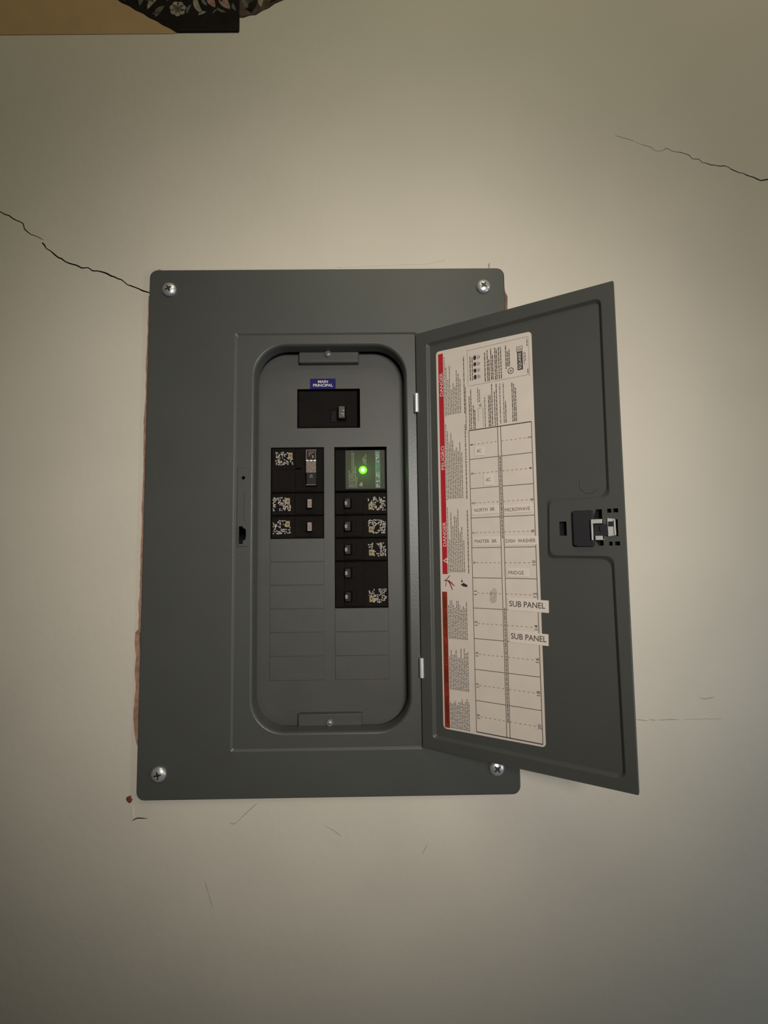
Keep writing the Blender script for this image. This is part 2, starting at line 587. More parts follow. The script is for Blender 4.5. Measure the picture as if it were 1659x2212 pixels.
m = MB()
petals(m, -0.1705, 0.5905, 0.0085, 7, PETAL, 0.2)
petals(m, -0.1705, 0.5905, 0.0040, 5, LEAF, 0.5, z=ZP + 0.0002)
leaf(m, -0.196, 0.580, -0.186, 0.594, 0.0032, LEAF)
leaf(m, -0.205, 0.590, -0.192, 0.606, 0.0030, PETAL)
leaf(m, -0.214, 0.594, -0.206, 0.612, 0.0030, LEAF)
leaf(m, -0.222, 0.603, -0.196, 0.598, 0.0022, LEAF)
leaf(m, -0.142, 0.584, -0.151, 0.608, 0.0032, PETAL)
leaf(m, -0.147, 0.5825, -0.138, 0.5865, 0.0018, PETAL)
leaf(m, -0.128, 0.592, -0.134, 0.612, 0.0042, ROSE)
leaf(m, -0.111, 0.590, -0.121, 0.612, 0.0050, ROSE)
leaf(m, -0.116, 0.5865, -0.126, 0.592, 0.0016, LEAF)
leaf(m, -0.104, 0.588, -0.108, 0.598, 0.0018, LEAF)
for (px, py, r_) in [(-0.155, 0.630, 0.012), (-0.235, 0.632, 0.011), (-0.118, 0.655, 0.014), (-0.19, 0.665, 0.013),
                     (-0.265, 0.668, 0.012), (-0.15, 0.695, 0.012), (-0.225, 0.70, 0.012), (-0.30, 0.70, 0.011)]:
    petals(m, px, py, r_, 7, random.choice([PETAL, ROSE]), 0.3)
    petals(m, px, py, r_ * 0.45, 5, LEAF, 0.1, z=ZP + 0.0002)
for (x0, y0, x1, y1, w_, k) in [(-0.232, 0.600, -0.222, 0.612, 0.0020, LEAF), (-0.183, 0.600, -0.174, 0.612, 0.0026, LEAF),
                                (-0.160, 0.584, -0.155, 0.596, 0.0016, LEAF), (-0.137, 0.594, -0.143, 0.606, 0.0020, LEAF),
                                (-0.122, 0.598, -0.114, 0.608, 0.0020, PETAL), (-0.106, 0.601, -0.102, 0.612, 0.0016, PETAL),
                                (-0.200, 0.5835, -0.190, 0.5855, 0.0010, LEAF), (-0.131, 0.584, -0.124, 0.590, 0.0010, LEAF),
                                (-0.166, 0.601, -0.157, 0.610, 0.0024, ROSE)]:
    leaf(m, x0, y0, x1, y1, w_, k)
m.build('floral_print', wb, OFF)
m = MB()
Z2 = ZW + 0.0010
leaf(m, -0.088, 0.5855, -0.080, 0.602, 0.0042, FLORAL, Z2)
leaf(m, -0.094, 0.591, -0.085, 0.586, 0.0018, FLORAL, Z2)
leaf(m, -0.098, 0.602, -0.092, 0.592, 0.0026, LEAF, Z2)
leaf(m, -0.076, 0.593, -0.072, 0.610, 0.0030, PETAL, Z2)
leaf(m, -0.066, 0.5975, -0.050, 0.606, 0.0020, FLORAL, Z2)
petals(m, -0.06, 0.635, 0.014, 6, PETAL, 0, z=Z2)
petals(m, -0.045, 0.675, 0.014, 6, ROSE, 0, z=Z2)
m.build('scallop_print', wb, OFF)

# ------------------------------------------------------------------ electrical panel: enclosure, cover, dead front
panel = empty('electrical_panel', 'grey steel breaker panel with its door hanging open on the wall', 'breaker panel',
              FRAME @ Matrix.Translation((0, -0.2774, ZW)))
PO = Matrix.Translation((0, 0.2774, -ZW))
ZD = -0.0269                                   # face of the dead front

m = MB()
bx = rect(-0.181, 0.181, -0.258, 0.258)
m.loft([bx, bx, inset(bx, 0.001), inset(bx, 0.001)], [-0.010, -0.100, -0.099, -0.010], BOX)
m.flat(bx, [], -0.100, BOX)
m.flat(inset(bx, 0.001), [], -0.099, BOX)
m.build('enclosure', panel, PO)

outer = rrect(-0.1935, 0.1935, -0.2774, 0.2774, 0.0085, 6)
EM = (-0.0998, 0.0962, -0.2312, 0.2056)        # embossed door seat
LIP = (-0.0812, 0.0852, -0.2160, 0.1945)       # opening with a rolled lip


def em(d):
    return rrect(EM[0] + d, EM[1] - d, EM[2] + d, EM[3] - d, 0.0022, 3)


def lip(d):
    return rrect(LIP[0] + d, LIP[1] - d, LIP[2] + d, LIP[3] - d, 0.036 - d, 12)


def off(lp, d):
    return inset(lp, d)


# door-latch slot in the cover strip, with its notched right side
slot = [(-0.0940, -0.0216), (-0.0895, -0.0216), (-0.0894, -0.0180), (-0.0868, -0.0172), (-0.0862, -0.0120),
        (-0.0866, -0.0060), (-0.0894, -0.0048), (-0.0898, -0.0031), (-0.0940, -0.0031)]
pin = circle(-0.0896, 0.0482, 0.0019, 12)
m = MB()
m.loft([outer, outer, off(outer, 0.0004), off(outer, 0.0013)], [-0.0038, -0.0013, -0.0004, 0.0], GREY)
m.flat(off(outer, 0.0013), [em(0)], 0.0, GREY)
m.loft([em(0), em(0.0005), em(0.0015), em(0.0021)], [0.0, -0.0002, -0.0013, -0.0016], GREY)
ZE = -0.0016
m.flat(em(0.0021), [lip(0), slot, pin], ZE, GREY)
prof = [(0, 0), (0.0004, -0.0001), (0.0012, -0.0006), (0.0019, -0.0015), (0.0024, -0.0028), (0.0027, -0.005), (0.0032, -0.016)]
m.loft([lip(d) for d, z in prof], [ZE + z for d, z in prof], GREY)
m.loft([slot, slot], [ZE, ZE - 0.0016], GREY)
m.loft([pin, pin], [ZE, ZE - 0.0016], GREY)
cover = m.build('cover', panel, PO)

m = MB()                                       # stamped strike strip around the latch slot
st = roundpoly([(-0.0962, -0.0245), (-0.0838, -0.0245), (-0.0838, 0.0585), (-0.0962, 0.0585)], 0.001, 3)
st2 = inset(st, 0.0006)
m.loft([st, st2], [ZE, ZE + 0.0007], GREY)
m.flat(st2, [slot, pin], ZE + 0.0007, GREY)
m.loft([slot, slot], [ZE + 0.0007, ZE], GREY)
m.loft([pin, pin], [ZE + 0.0007, ZE], GREY)
rb = rrect(-0.0885, -0.0868, 0.002, 0.033, 0.0006, 2)
m.loft([rb, inset(rb, 0.0005)], [ZE + 0.0007, ZE + 0.0013], GREY, cap=True)
rb = rrect(-0.0953, -0.0947, -0.0235, -0.002, 0.0002, 2)
m.loft([rb, inset(rb, 0.0002)], [ZE + 0.0007, ZE + 0.0012], GREY, cap=True)
m.build('latch_strike', panel, PO)

MAIN = (-0.0373, 0.0332, 0.1073, 0.1522)
LCUT = (-0.0665, -0.0073, -0.0160, 0.0857)
RCUT = (0.0041, 0.0625, -0.0922, 0.0857)
m = MB()
dfo = rrect(-0.0880, 0.0920, -0.2230, 0.2010, 0.036, 10)
m.plate(dfo, [rect(*MAIN), rect(*LCUT), rect(*RCUT)], ZD - 0.0015, ZD, GREYD)
m.build('dead_front', panel, PO)

# blank twist-out covers over the unused spaces
tabs = [(-0.0665, -0.0073, -0.0160 - k * 0.0254) for k in range(6)] + [(0.0041, 0.0625, -0.0922 - k * 0.0254) for k in range(3)]
tab_me = {}
for x0, x1, yt in tabs:
    w = round(x1 - x0, 4)
    loc = Matrix.Translation(((x0 + x1) / 2, yt - 0.0127, ZD))
    if w not in tab_me:
        m = MB()
        q = rrect(-w / 2 + 0.0001, w / 2 - 0.0001, -0.01245, 0.01245, 0.0005, 2)
        m.loft([q, q, inset(q, 0.0004)], [-0.0003, 0.0002, 0.00055], GREYD, cap=True)
        o = m.build('knockout_cover', panel, PO @ loc)
        tab_me[w] = o.data
    else:
        o = bpy.data.objects.new('knockout_cover', tab_me[w])
        col.objects.link(o)
        o.parent = panel
        o.matrix_local = PO @ loc

# retaining brackets top and bottom, each with a screw
for nm, (x0, x1, y0, y1), sx, sy in [('top', (-0.0342, 0.0325, 0.1795, 0.1930), -0.0018, 0.1892),
                                     ('bottom', (-0.0345, 0.0332, -0.2145, -0.2015), -0.0012, -0.2105)]:
    m = MB()
    q = rrect(x0, x1, y0, y1, 0.0012, 3)
    m.loft([q, q, inset(q, 0.0009)], [ZD, ZD + 0.0070, ZD + 0.0079], GREY, cap=True)
    bk = m.build('retaining_bracket', panel, PO)
    m = MB()
    z = ZD + 0.0079
    m.lathe(sx, sy, [(0.0037, z - 0.0005), (0.0040, z + 0.0008), (0.0036, z + 0.0020), (0.0024, z + 0.0029), (0.0010, z + 0.0032)],
            mat('bracket_screw_' + nm, (0.20, 0.20, 0.19), 0.4, 0.3), 18)
    m.box(sx - 0.0019, sx + 0.0019, sy - 0.0004, sy + 0.0004, z + 0.0026, z + 0.00335, RECESS)  # raised dark bar, painted shade of the drive slot
    m.build('bracket_screw', bk)

# four zinc cover screws; dark raised bars paint the shade of a cross recess
for (sx, sy, a) in [(-0.1712, 0.2545, 0.5), (0.1697, 0.2558, 0.9), (-0.1707, -0.2514, 0.2), (0.1694, -0.2507, 0.7)]:
    m = MB()
    m.lathe(sx, sy, [(0.0074, 0.0), (0.0076, 0.0012), (0.0072, 0.0021), (0.0060, 0.0031), (0.0042, 0.0039), (0.0022, 0.0043),
                     (0.0014, 0.0038), (0.0007, 0.0022)], CHROME, 28)
    so = m.build('cover_screw', panel, PO)
    m = MB()
    for k in range(2):
        c, s = math.cos(a + k * math.pi / 2), math.sin(a + k * math.pi / 2)
        vs_ = [(sx + u * c - v * s, sy + u * s + v * c, 0.0047 - abs(u) * 0.06) for u, v in
               [(-0.0038, -0.0006), (0, -0.0011), (0.0038, -0.0006), (0.0038, 0.0006), (0, 0.0011), (-0.0038, 0.0006)]]
        m.add(vs_, [(0, 1, 4, 5), (1, 2, 3, 4)], RECESS)
    m.build('cross_shade', so)

# MAIN / PRINCIPAL sticker
m = MB()
q = rrect(-0.0228, 0.0060, 0.1520, 0.1640, 0.0006, 2)
m.loft([q, q], [ZD, ZD + 0.0002], BLUE, cap=True)
m.text('MAIN', -0.0083, 0.1605, 0.0112, 0.0030, ZD + 0.0003, INKW, bold=0.02)
m.text('PRINCIPAL', -0.0083, 0.1563, 0.0222, 0.0032, ZD + 0.0003, INKW, bold=0.02)
m.build('main_sticker', panel, PO, label='blue sticker lettered MAIN PRINCIPAL')

# ------------------------------------------------------------------ door
A = 0.566
HX, HZ = 0.0945, 0.002
DOOR = PO @ Matrix.Translation((HX, 0, HZ)) @ Matrix.Rotation(-A, 4, 'Y')
DW, DT, DB = 0.1956, 0.2022, -0.2292
ZR = -0.003                                    # recessed floor of the pressed door


def L(u, v):                                   # a flange-plane coordinate moved onto the recessed floor
    return 1.006516 * u - 0.0015866, 1.006516 * v + 0.000201


rec = [(0.0118, -0.2180), (0.1868, -0.2190), (0.1856, -0.0372), (0.1330, -0.0362), (0.1342, 0.0122), (0.1845, 0.0122),
       (0.1852, 0.1898), (0.0128, 0.1888)]
RR = [0.004, 0.006, 0.006, 0.006, 0.006, 0.006, 0.006, 0.004]


def rc(d):
    r = [max(0.001, x + (-d if i not in (2, 5) else d)) for i, x in enumerate(RR)]
    return roundpoly(inset(rec, d), r, 5)


do = roundpoly(rect(0.0, DW, DB, DT), 0.0012, 3)
hole_a = rect(0.1421, 0.1482, -0.0190, -0.0064)
hole_b = [(0.1702, -0.0064), (0.1778, -0.0064), (0.1778, 0.0029), (0.1730, 0.0029)]
hole_c = [(0.1712, -0.0226), (0.1780, -0.0226), (0.1780, -0.0283), (0.1740, -0.0283)]
hole_c = hole_c[::-1]
slots = [rect(0.1819, 0.1852, -0.0004, 0.0030), rect(0.1866, 0.1905, -0.0004, 0.0030),
         rect(0.1823, 0.1850, -0.0284, -0.0250), rect(0.1868, 0.1908, -0.0284, -0.0250),
         rect(0.1880, 0.1898, -0.0205, -0.0062)]
mid = [(0.1700, -0.0222), (0.1785, -0.0222), (0.1785, -0.0068), (0.1700, -0.0068)]
m = MB()
m.loft([do, off(do, 0.0005)], [-0.0006, 0.0], GREY)
m.flat(off(do, 0.0005), [rc(0), hole_a, hole_b, hole_c, mid] + slots, 0.0, GREY)
m.loft([rc(0), rc(0.0006), rc(0.0018), rc(0.0026)], [0.0, -0.0004, -0.0024, ZR], GREY)
m.flat(rc(0.0026), [], ZR, GREY)
m.flat(do, [hole_a, hole_b, hole_c, mid] + slots, -0.0046, GREY)
m.loft([do, do], [-0.0046, -0.0006], GREY)
for h in [hole_a, hole_b, hole_c, mid] + slots:
    m.loft([h, h], [0.0, -0.0046], HOLLOW)
# stamped half-moon of a lock knockout
kc = L(0.1690, 0.0262)
arc = [(kc[0] + 0.0082 * math.cos(t), kc[1] + 0.0088 * math.sin(t)) for t in [math.pi * (0.85 + 0.95 * i / 16) for i in range(17)]]
m.loft([strip(arc, 0.0012), strip(arc, 0.0004)], [ZR, ZR + 0.0004], GREY)
m.ribbon(arc, 0.0004, ZR + 0.0004, GREY)
door = m.build('door', panel, DOOR, label='open grey steel door with circuit directory inside')

# behind the door cut-outs: outside latch housing
m = MB()
q = rrect(0.1395, 0.1935, -0.0305, 0.0050, 0.002, 3)
m.loft([q, q], [-0.0046, -0.0095], BLACK, cap=True)
m.flat(q, [], -0.0050, HOLLOW)  # near-black sheet paints the darkness seen through the cut-outs
m.build('latch_housing', door)
m = MB()
q = rrect(0.1535, 0.1712, -0.0288, 0.0026, 0.0022, 4)
m.loft([q, q, inset(q, 0.0012)], [0.0, 0.0016, 0.0026], PAD, cap=True)
q = rrect(0.1560, 0.1712, -0.0288, -0.0262, 0.0008, 2)
m.loft([q, inset(q, 0.0004)], [0.0024, 0.0034], PAD, cap=True)
m.build('latch_pad', door)
m = MB()                                       # U-shaped spring clip
m.box(0.1693, 0.1706, -0.0236, -0.0060, 0.0010, 0.0052, STEEL, 0.0004)
m.box(0.1700, 0.1779, -0.0094, -0.0058, 0.0008, 0.0050, STEEL, 0.0004)
m.box(0.1724, 0.1779, -0.0236, -0.0200, 0.0008, 0.0048, STEEL, 0.0004)
m.build('spring_clip', door)
m = MB()
m.box(0.1712, 0.1815, -0.0200, -0.0098, -0.0004, 0.0010, PAD, 0.0004)
m.box(0.1755, 0.1772, -0.0160, -0.0120, 0.0010, 0.0022, PAD, 0.0004)
m.build('latch_tongue', door)
m = MB()
q = [(0.1820, -0.0208), (0.1882, -0.0196), (0.1880, -0.0062), (0.1818, -0.0050)]
q = roundpoly(q, 0.0005, 2)
m.loft([q, q, inset(q, 0.0004)], [-0.0010, 0.0014, 0.0018], STEEL, cap=True)
m.box(0.1871, 0.1880, -0.0190, -0.0065, 0.0014, 0.0028, STEEL)
m.box(0.1826, 0.1868, -0.0122, -0.0080, 0.0017, 0.0024, PAD, 0.0003)
m.build('strike_plate', door)

# hinge pins between cover and door
for (hx_, y0, y1) in [(0.0945, 0.1160, 0.1366), (0.0952, -0.1602, -0.1402)]:
    m = MB()
    n = 14
    vs_, fs_ = [], []
    for k, (y, r) in enumerate([(y0, 0.0018), (y0 + 0.0004, 0.0023), (y1 - 0.0004, 0.0023), (y1, 0.0018)]):
        vs_ += [(hx_ + r * math.cos(2 * math.pi * i / n), y, 0.0024 + r * math.sin(2 * math.pi * i / n)) for i in range(n)]
    for k in range(3):
        fs_ += [(k * n + i, (k + 1) * n + i, (k + 1) * n + (i + 1) % n, k * n + (i + 1) % n) for i in range(n)]
    fs_ += [tuple(range(n)), tuple(range(4 * n - 1, 3 * n - 1, -1))]
    m.add(vs_, fs_, STEEL)
    hp = m.build('hinge_pin', panel, PO)

# ---- circuit directory pasted on the door
Z1 = ZR + 0.0003
ZI = ZR + 0.0004
UP = math.pi / 2


def lrect(u0, u1, v0, v1):
    a = L(u0, v0); b = L(u1, v1)
    return rect(a[0], b[0], a[1], b[1])


def quad(q, u0, u1, v0, v1, z, m_):
    q.add([(p[0], p[1], z) for p in lrect(u0, u1, v0, v1)], [(0, 1, 2, 3)], m_)


m = MB()
sh = roundpoly([L(0.0240, -0.2060), L(0.1232, -0.2055), L(0.1236, 0.1742), L(0.0242, 0.1766)], 0.0035, 4)
m.loft([sh, sh], [ZR, Z1], PAPER, cap=True)
m.build('directory_label', door, label='cream circuit directory label pasted inside the door')
m = MB()
quad(m, 0.0266, 0.0321, -0.0545, 0.1733, ZI, RED)
for s, v in [('DANGER', 0.1405), ('PELIGRO', 0.0637), ('DANGER', -0.0144)]:
    c = L(0.0296, v)
    m.text(s, c[0], c[1], 0.0248, 0.0036, ZI + 0.0001, INKW, UP, bold=0.01)
c = L(0.0298, -0.0410)
m.add([(c[0] - 0.0026, c[1], ZI + 0.0001), (c[0] + 0.0024, c[1] - 0.0030, ZI + 0.0001), (c[0] + 0.0024, c[1] + 0.0030, ZI + 0.0001)],
      [(0, 1, 2)], INKW)
m.add([(c[0] - 0.0008, c[1], ZI + 0.0002), (c[0] + 0.0016, c[1] - 0.0013, ZI + 0.0002), (c[0] + 0.0016, c[1] + 0.0013, ZI + 0.0002)],
      [(0, 1, 2)], RED)
m.build('danger_strip', door, label='red strip lettered DANGER and PELIGRO')
m = MB()
quad(m, 0.0256, 0.0311, -0.2046, -0.0721, ZI, ORANGE)
INKO = mat('warning_lettering', (0.07, 0.006, 0.003), 0.6)
for s, v, w in [('WARNING', -0.187, 0.026), ('ADVERTENCIA', -0.143, 0.038), ('AVERTISSEMENT', -0.097, 0.040)]:
    c = L(0.0286, v)
    m.text(s, c[0], c[1], w, 0.0032, ZI + 0.0001, INKO, UP)
m.build('warning_strip', door, label='dark orange warning strip')
m = MB()                                       # shock-hazard hand and black plug pictogram
HR = mat('hand_red', (0.20, 0.035, 0.035), 0.6)


def lrib(q, pts, w, m_, z=ZI):
    q.ribbon([L(*p) for p in pts], w, z, m_)


lrib(m, [(0.0282, -0.0612), (0.0300, -0.0604), (0.0330, -0.0575), (0.0345, -0.0558)], 0.0008, HR)
lrib(m, [(0.0292, -0.0606), (0.0330, -0.0612), (0.0360, -0.0632), (0.0392, -0.0662)], [0.0010, 0.0013, 0.0013, 0.0009], HR)
lrib(m, [(0.0325, -0.0610), (0.0345, -0.0640), (0.0358, -0.0670), (0.0370, -0.0702)], [0.0010, 0.0012, 0.0011, 0.0008], HR)
lrib(m, [(0.0300, -0.0618), (0.0302, -0.0640), (0.0296, -0.0668)], 0.0007, HR)
for pts in ([(0.0470, -0.0590), (0.0485, -0.0620), (0.0465, -0.0625)], [(0.0458, -0.0648), (0.0490, -0.0628), (0.0532, -0.0650), (0.0528, -0.0668), (0.0490, -0.0665)]):
    q_ = [L(*p) for p in pts]
    m.add([(p[0], p[1], ZI) for p in q_], [tuple(range(len(q_)))], INK)
m.build('shock_pictogram', door)

# circuit table
m = MB()
TV = [0.0880 - k * 0.02912 for k in range(11)]
T0, T1, TA, TB = 0.0586, 0.1207, 0.0881, 0.0912


def hl(q, u0, u1, v, w, m_):
    quad(q, u0, u1, v - w / 2, v + w / 2, ZI, m_)


def vl(q, u, v0, v1, w, m_):
    quad(q, u - w / 2, u + w / 2, v0, v1, ZI, m_)


hl(m, T0, T1, TV[0], 0.0009, INK); hl(m, T0, T1, TV[-1], 0.0009, INK)
for u in (T0, T1, TA, TB):
    vl(m, u, TV[-1], TV[0], 0.0006, INK3)
for v in TV[1:-1]:
    hl(m, T0, TA, v, 0.0006, INK3); hl(m, TB, T1, v, 0.0006, INK3)
for k in range(10):
    v = (TV[k] + TV[k + 1]) / 2
    for i in range(6):
        hl(m, 0.0632 + i * 0.0043, 0.0652 + i * 0.0043, v, 0.0005, INK2)
        hl(m, 0.0915 + i * 0.0043, 0.0935 + i * 0.0043, v, 0.0005, INK2)
    c = L(0.0611, v)
    s = str(2 * k + 1)
    m.text(s, c[0], c[1], 0.0012 if s == '1' else 0.0021 * len(s), 0.0029, ZI, INK3, UP, bold=0.01)
    c = L(0.1184, v)
    s = str(2 * k + 2)
    m.text(s, c[0], c[1], 0.0022 * len(s), 0.0032, ZI, INK3, UP, bold=0.01)
m.build('circuit_table', door)

# fine print: sideways lines of words (too small to read)
m = MB()
rnd = random.Random(21)


def words(u, v0, v1, w, m_, gap=0.0006):
    v = v0
    while v < v1:
        l_ = rnd.uniform(0.0012, 0.0050)
        quad(m, u - w / 2, u + w / 2, v, min(v + l_, v1), ZI, m_)
        v += l_ + gap


def block(u0, u1, n, v0, v1, w, m_, rag=0.3):
    for i in range(n):
        u = u0 + (u1 - u0) * i / max(1, n - 1)
        words(u, v0, v1 - rnd.random() * rag * (v1 - v0), w, m_)


for v0, v1 in [(0.1063, 0.1690), (0.0200, 0.0990), (-0.0535, 0.0125)]:
    words(0.0334, v0, v1, 0.0008, INK2)
    for i in range(9):
        u = 0.0352 + i * 0.0019
        long = rnd.random()
        words(u, v0 + 0.001, v0 + (v1 - v0) * (0.42 + 0.55 * long * (0.6 if i > 5 else 1)), 0.0009, INK2)
    words(0.0548, v0, v1 - 0.004, 0.0009, INK3)
for v0, v1 in [(-0.1180, -0.0790), (-0.1672, -0.1255), (-0.2042, -0.1722)]:
    block(0.0325, 0.0515, 12, v0, v1, 0.0009, INK2, 0.28)
# ratings box at the top, outline and columns
for (a, b) in [((0.0590, 0.1346), (0.0590, 0.1710)), ((0.1206, 0.1318), (0.1206, 0.1692))]:
    vl(m, a[0], a[1], b[1], 0.0003, INK2)
hl(m, 0.0590, 0.1206, 0.1332, 0.0003, INK2); hl(m, 0.0590, 0.1206, 0.1700, 0.0003, INK2)
block(0.0618, 0.0640, 2, 0.1385, 0.1640, 0.0010, INK3, 0.15)
for k in range(4):                             # row of round knockout symbols
    c = L(0.0668, 0.1412 + k * 0.0066)
    pts = [(c[0] + 0.0016 * math.cos(t), c[1] + (0.0025 if k in (0, 3) else 0.0022) * math.sin(t), ZI) for t in [2 * math.pi * i / 14 for i in range(14)]]
    m.add(pts, [tuple(range(14))], INK)
    words(0.0700, 0.1392 + k * 0.0066, 0.1432 + k * 0.0066, 0.0009, INK2)
    words(0.0716, 0.1396 + k * 0.0066, 0.1426 + k * 0.0066, 0.0009, INK2)
for u, v0, v1 in [(0.0772, 0.1345, 0.1640), (0.0798, 0.1345, 0.1660), (0.0814, 0.1345, 0.1560), (0.0836, 0.1350, 0.1665), (0.0852, 0.1350, 0.1600),
                  (0.0876, 0.1345, 0.1665), (0.0892, 0.1345, 0.1650), (0.0914, 0.1345, 0.1662), (0.0935, 0.1345, 0.1660),
                  (0.0985, 0.1430, 0.1665), (0.1002, 0.1450, 0.1600), (0.1018, 0.1450, 0.1620)]:
    words(u, v0, v1, 0.0010, INK3)
# text columns between ratings box and table
for u, v0, v1, k in [(0.0560, 0.0890, 0.1330, INK2), (0.0598, 0.0890, 0.1230, INK3), (0.0616, 0.0890, 0.1300, INK3),
                     (0.0640, 0.0890, 0.1130, INK3), (0.0655, 0.0890, 0.1080, INK3), (0.0690, 0.1150, 0.1300, INK2),
                     (0.0708, 0.1150, 0.1280, INK2), (0.0760, 0.0890, 0.1190, INK2), (0.0800, 0.0890, 0.1200, INK3),
                     (0.0815, 0.0890, 0.1210, INK3), (0.0834, 0.0890, 0.1310, INK3), (0.0860, 0.0890, 0.1230, INK3),
                     (0.0880, 0.0890, 0.1310, INK3), (0.0915, 0.0905, 0.1300, INK2), (0.0950, 0.0905, 0.1300, INK2),
                     (0.0968, 0.0905, 0.1120, INK3), (0.1035, 0.0905, 0.1290, INK3), (0.1052, 0.0905, 0.1270, INK3),
                     (0.1068, 0.0905, 0.1230, INK3)]:
    words(u, v0, v1, 0.0009, k)
c = L(0.0712, 0.1120)
m.text('A', c[0], c[1], 0.0032, 0.0034, ZI, INK3, UP)
vl(m, 0.0690, 0.0960, 0.1090, 0.0003, INK3); hl(m, 0.0690, 0.0722, 0.1092, 0.0003, INK3); vl(m, 0.0740, 0.0900, 0.1090, 0.0003, INK3)
words(0.0897, -0.02, 0.060, 0.0012, INK2); words(0.0897, -0.190, -0.085, 0.0012, INK2)
words(0.1192, 0.1610, 0.1680, 0.0008, INK3); words(0.1192, 0.1345, 0.1390, 0.0008, INK3)
m.build('fine_print', door)['kind'] = 'stuff'
m = MB()                                       # certification ring and maker's plate
c = L(0.1028, 0.1403)
n = 24
vs_ = [(c[0] + r * math.cos(2 * math.pi * i / n), c[1] + 1.05 * r * math.sin(2 * math.pi * i / n), ZI) for r in (0.0030, 0.0024) for i in range(n)]
m.add(vs_, [(i, (i + 1) % n, n + (i + 1) % n, n + i) for i in range(n)], INK)
m.text('UL', c[0], c[1], 0.0027, 0.0024, ZI, INK, UP - 0.6, bold=0.02)
quad(m, 0.1095, 0.1146, 0.1393, 0.1568, ZI, INK)
c = L(0.11205, 0.1481)
m.text('SQUARE', c[0], c[1], 0.0158, 0.0034, ZI + 0.0001, INKW, UP, bold=0.01)
c = L(0.1118, 0.1597)
for s_, k, z in [(0.0028, INK, ZI), (0.0023, PAPER, ZI + 0.0001)]:
    m.add([(c[0] + a * s_, c[1] + b * s_, z) for a, b in ((-1, -1), (1, -1), (1, 1), (-1, 1))], [(0, 1, 2, 3)], k)
m.text('D', c[0], c[1], 0.0026, 0.0030, ZI + 0.0002, INK, UP, bold=0.01)
for u, v0, v1 in [(0.1160, 0.1440, 0.1560), (0.1172, 0.1470, 0.1550)]:
    words(u, v0, v1, 0.0007, INK2)
m.build('maker_logo', door)

# stuck-on circuit names
SZ = ZI + 0.0003


def sticker(text_, u0, u1, v0, v1, tw, th, cu=None, cv=None, rot=0.0, ink=INK3, bold=0.0, paper=TAPE):
    q = MB()
    a = L(u0, v0); b = L(u1, v1)
    cx_, cy_ = (a[0] + b[0]) / 2, (a[1] + b[1]) / 2
    r = rect(a[0], b[0], a[1], b[1])
    r = [(cx_ + (x - cx_) * math.cos(rot) - (y - cy_) * math.sin(rot), cy_ + (x - cx_) * math.sin(rot) + (y - cy_) * math.cos(rot)) for x, y in r]
    q.loft([r, r], [Z1, SZ], paper, cap=True)
    c = L(cu if cu else (u0 + u1) / 2, cv if cv else (v0 + v1) / 2)
    q.text(text_, c[0], c[1], tw, th, SZ + 0.0001, ink, rot, bold)
    q.build('name_sticker', door, label='white sticker lettered ' + text_)


sticker('AC', 0.0640, 0.0740, 0.0618, 0.0705, 0.0046, 0.0035, 0.0687, 0.0665, ink=INK2, bold=0.015)
sticker('AC', 0.0728, 0.0822, 0.0316, 0.0420, 0.0046, 0.0035, 0.0773, 0.0372, ink=INK2, bold=0.015)
sticker('NORTH  BR', 0.0600, 0.0868, 0.0038, 0.0115, 0.0208, 0.0033, 0.0727, 0.0082, 0.02, INK3)
sticker('MICROWAVE', 0.0922, 0.1195, 0.0035, 0.0110, 0.0238, 0.0033, 0.1049, 0.0069, 0.02, INK3)
sticker('MASTER  BR', 0.0600, 0.0868, -0.0262, -0.0185, 0.0222, 0.0033, 0.0730, -0.0223, 0, INK3)
sticker('DISH  WASHER', 0.0922, 0.1224, -0.0266, -0.0186, 0.0278, 0.0034, 0.1070, -0.0226, 0, INK3)
sticker('FRIDGE', 0.0932, 0.1130, -0.0560, -0.0485, 0.0145, 0.0034, 0.1018, -0.0522, 0, INK2, 0.01)
sticker('SUB PANEL', 0.0930, 0.1303, -0.0873, -0.0763, 0.0330, 0.0054, 0.1108, -0.0812, -0.02, INK3, 0.012)
sticker('SUB PANEL', 0.0935, 0.1290, -0.1165, -0.1062, 0.0325, 0.0054, 0.1112, -0.1108, -0.02, INK3, 0.012)
m = MB()
c = L(0.0790, -0.0745)
sm = roundpoly([(c[0] - 0.0034, c[1] - 0.0075), (c[0] + 0.003, c[1] - 0.006), (c[0] + 0.0038, c[1] + 0.005), (c[0] + 0.0015, c[1] + 0.0085), (c[0] - 0.0036, c[1] + 0.003)], 0.002, 3)
m.add([(p[0], p[1], ZI) for p in sm], [tuple(range(len(sm)))], mat('smudge', (0.42, 0.37, 0.32), 0.7, var=0.2, vscale=300))
m.build('smudge', door)


# ------------------------------------------------------------------ breakers
def bframe(cx_, cy_, flip):
    mm = FRAME @ Matrix.Translation((cx_, cy_, ZD - 0.060))
    return mm @ Matrix.Rotation(math.pi, 4, 'Z') if flip else mm


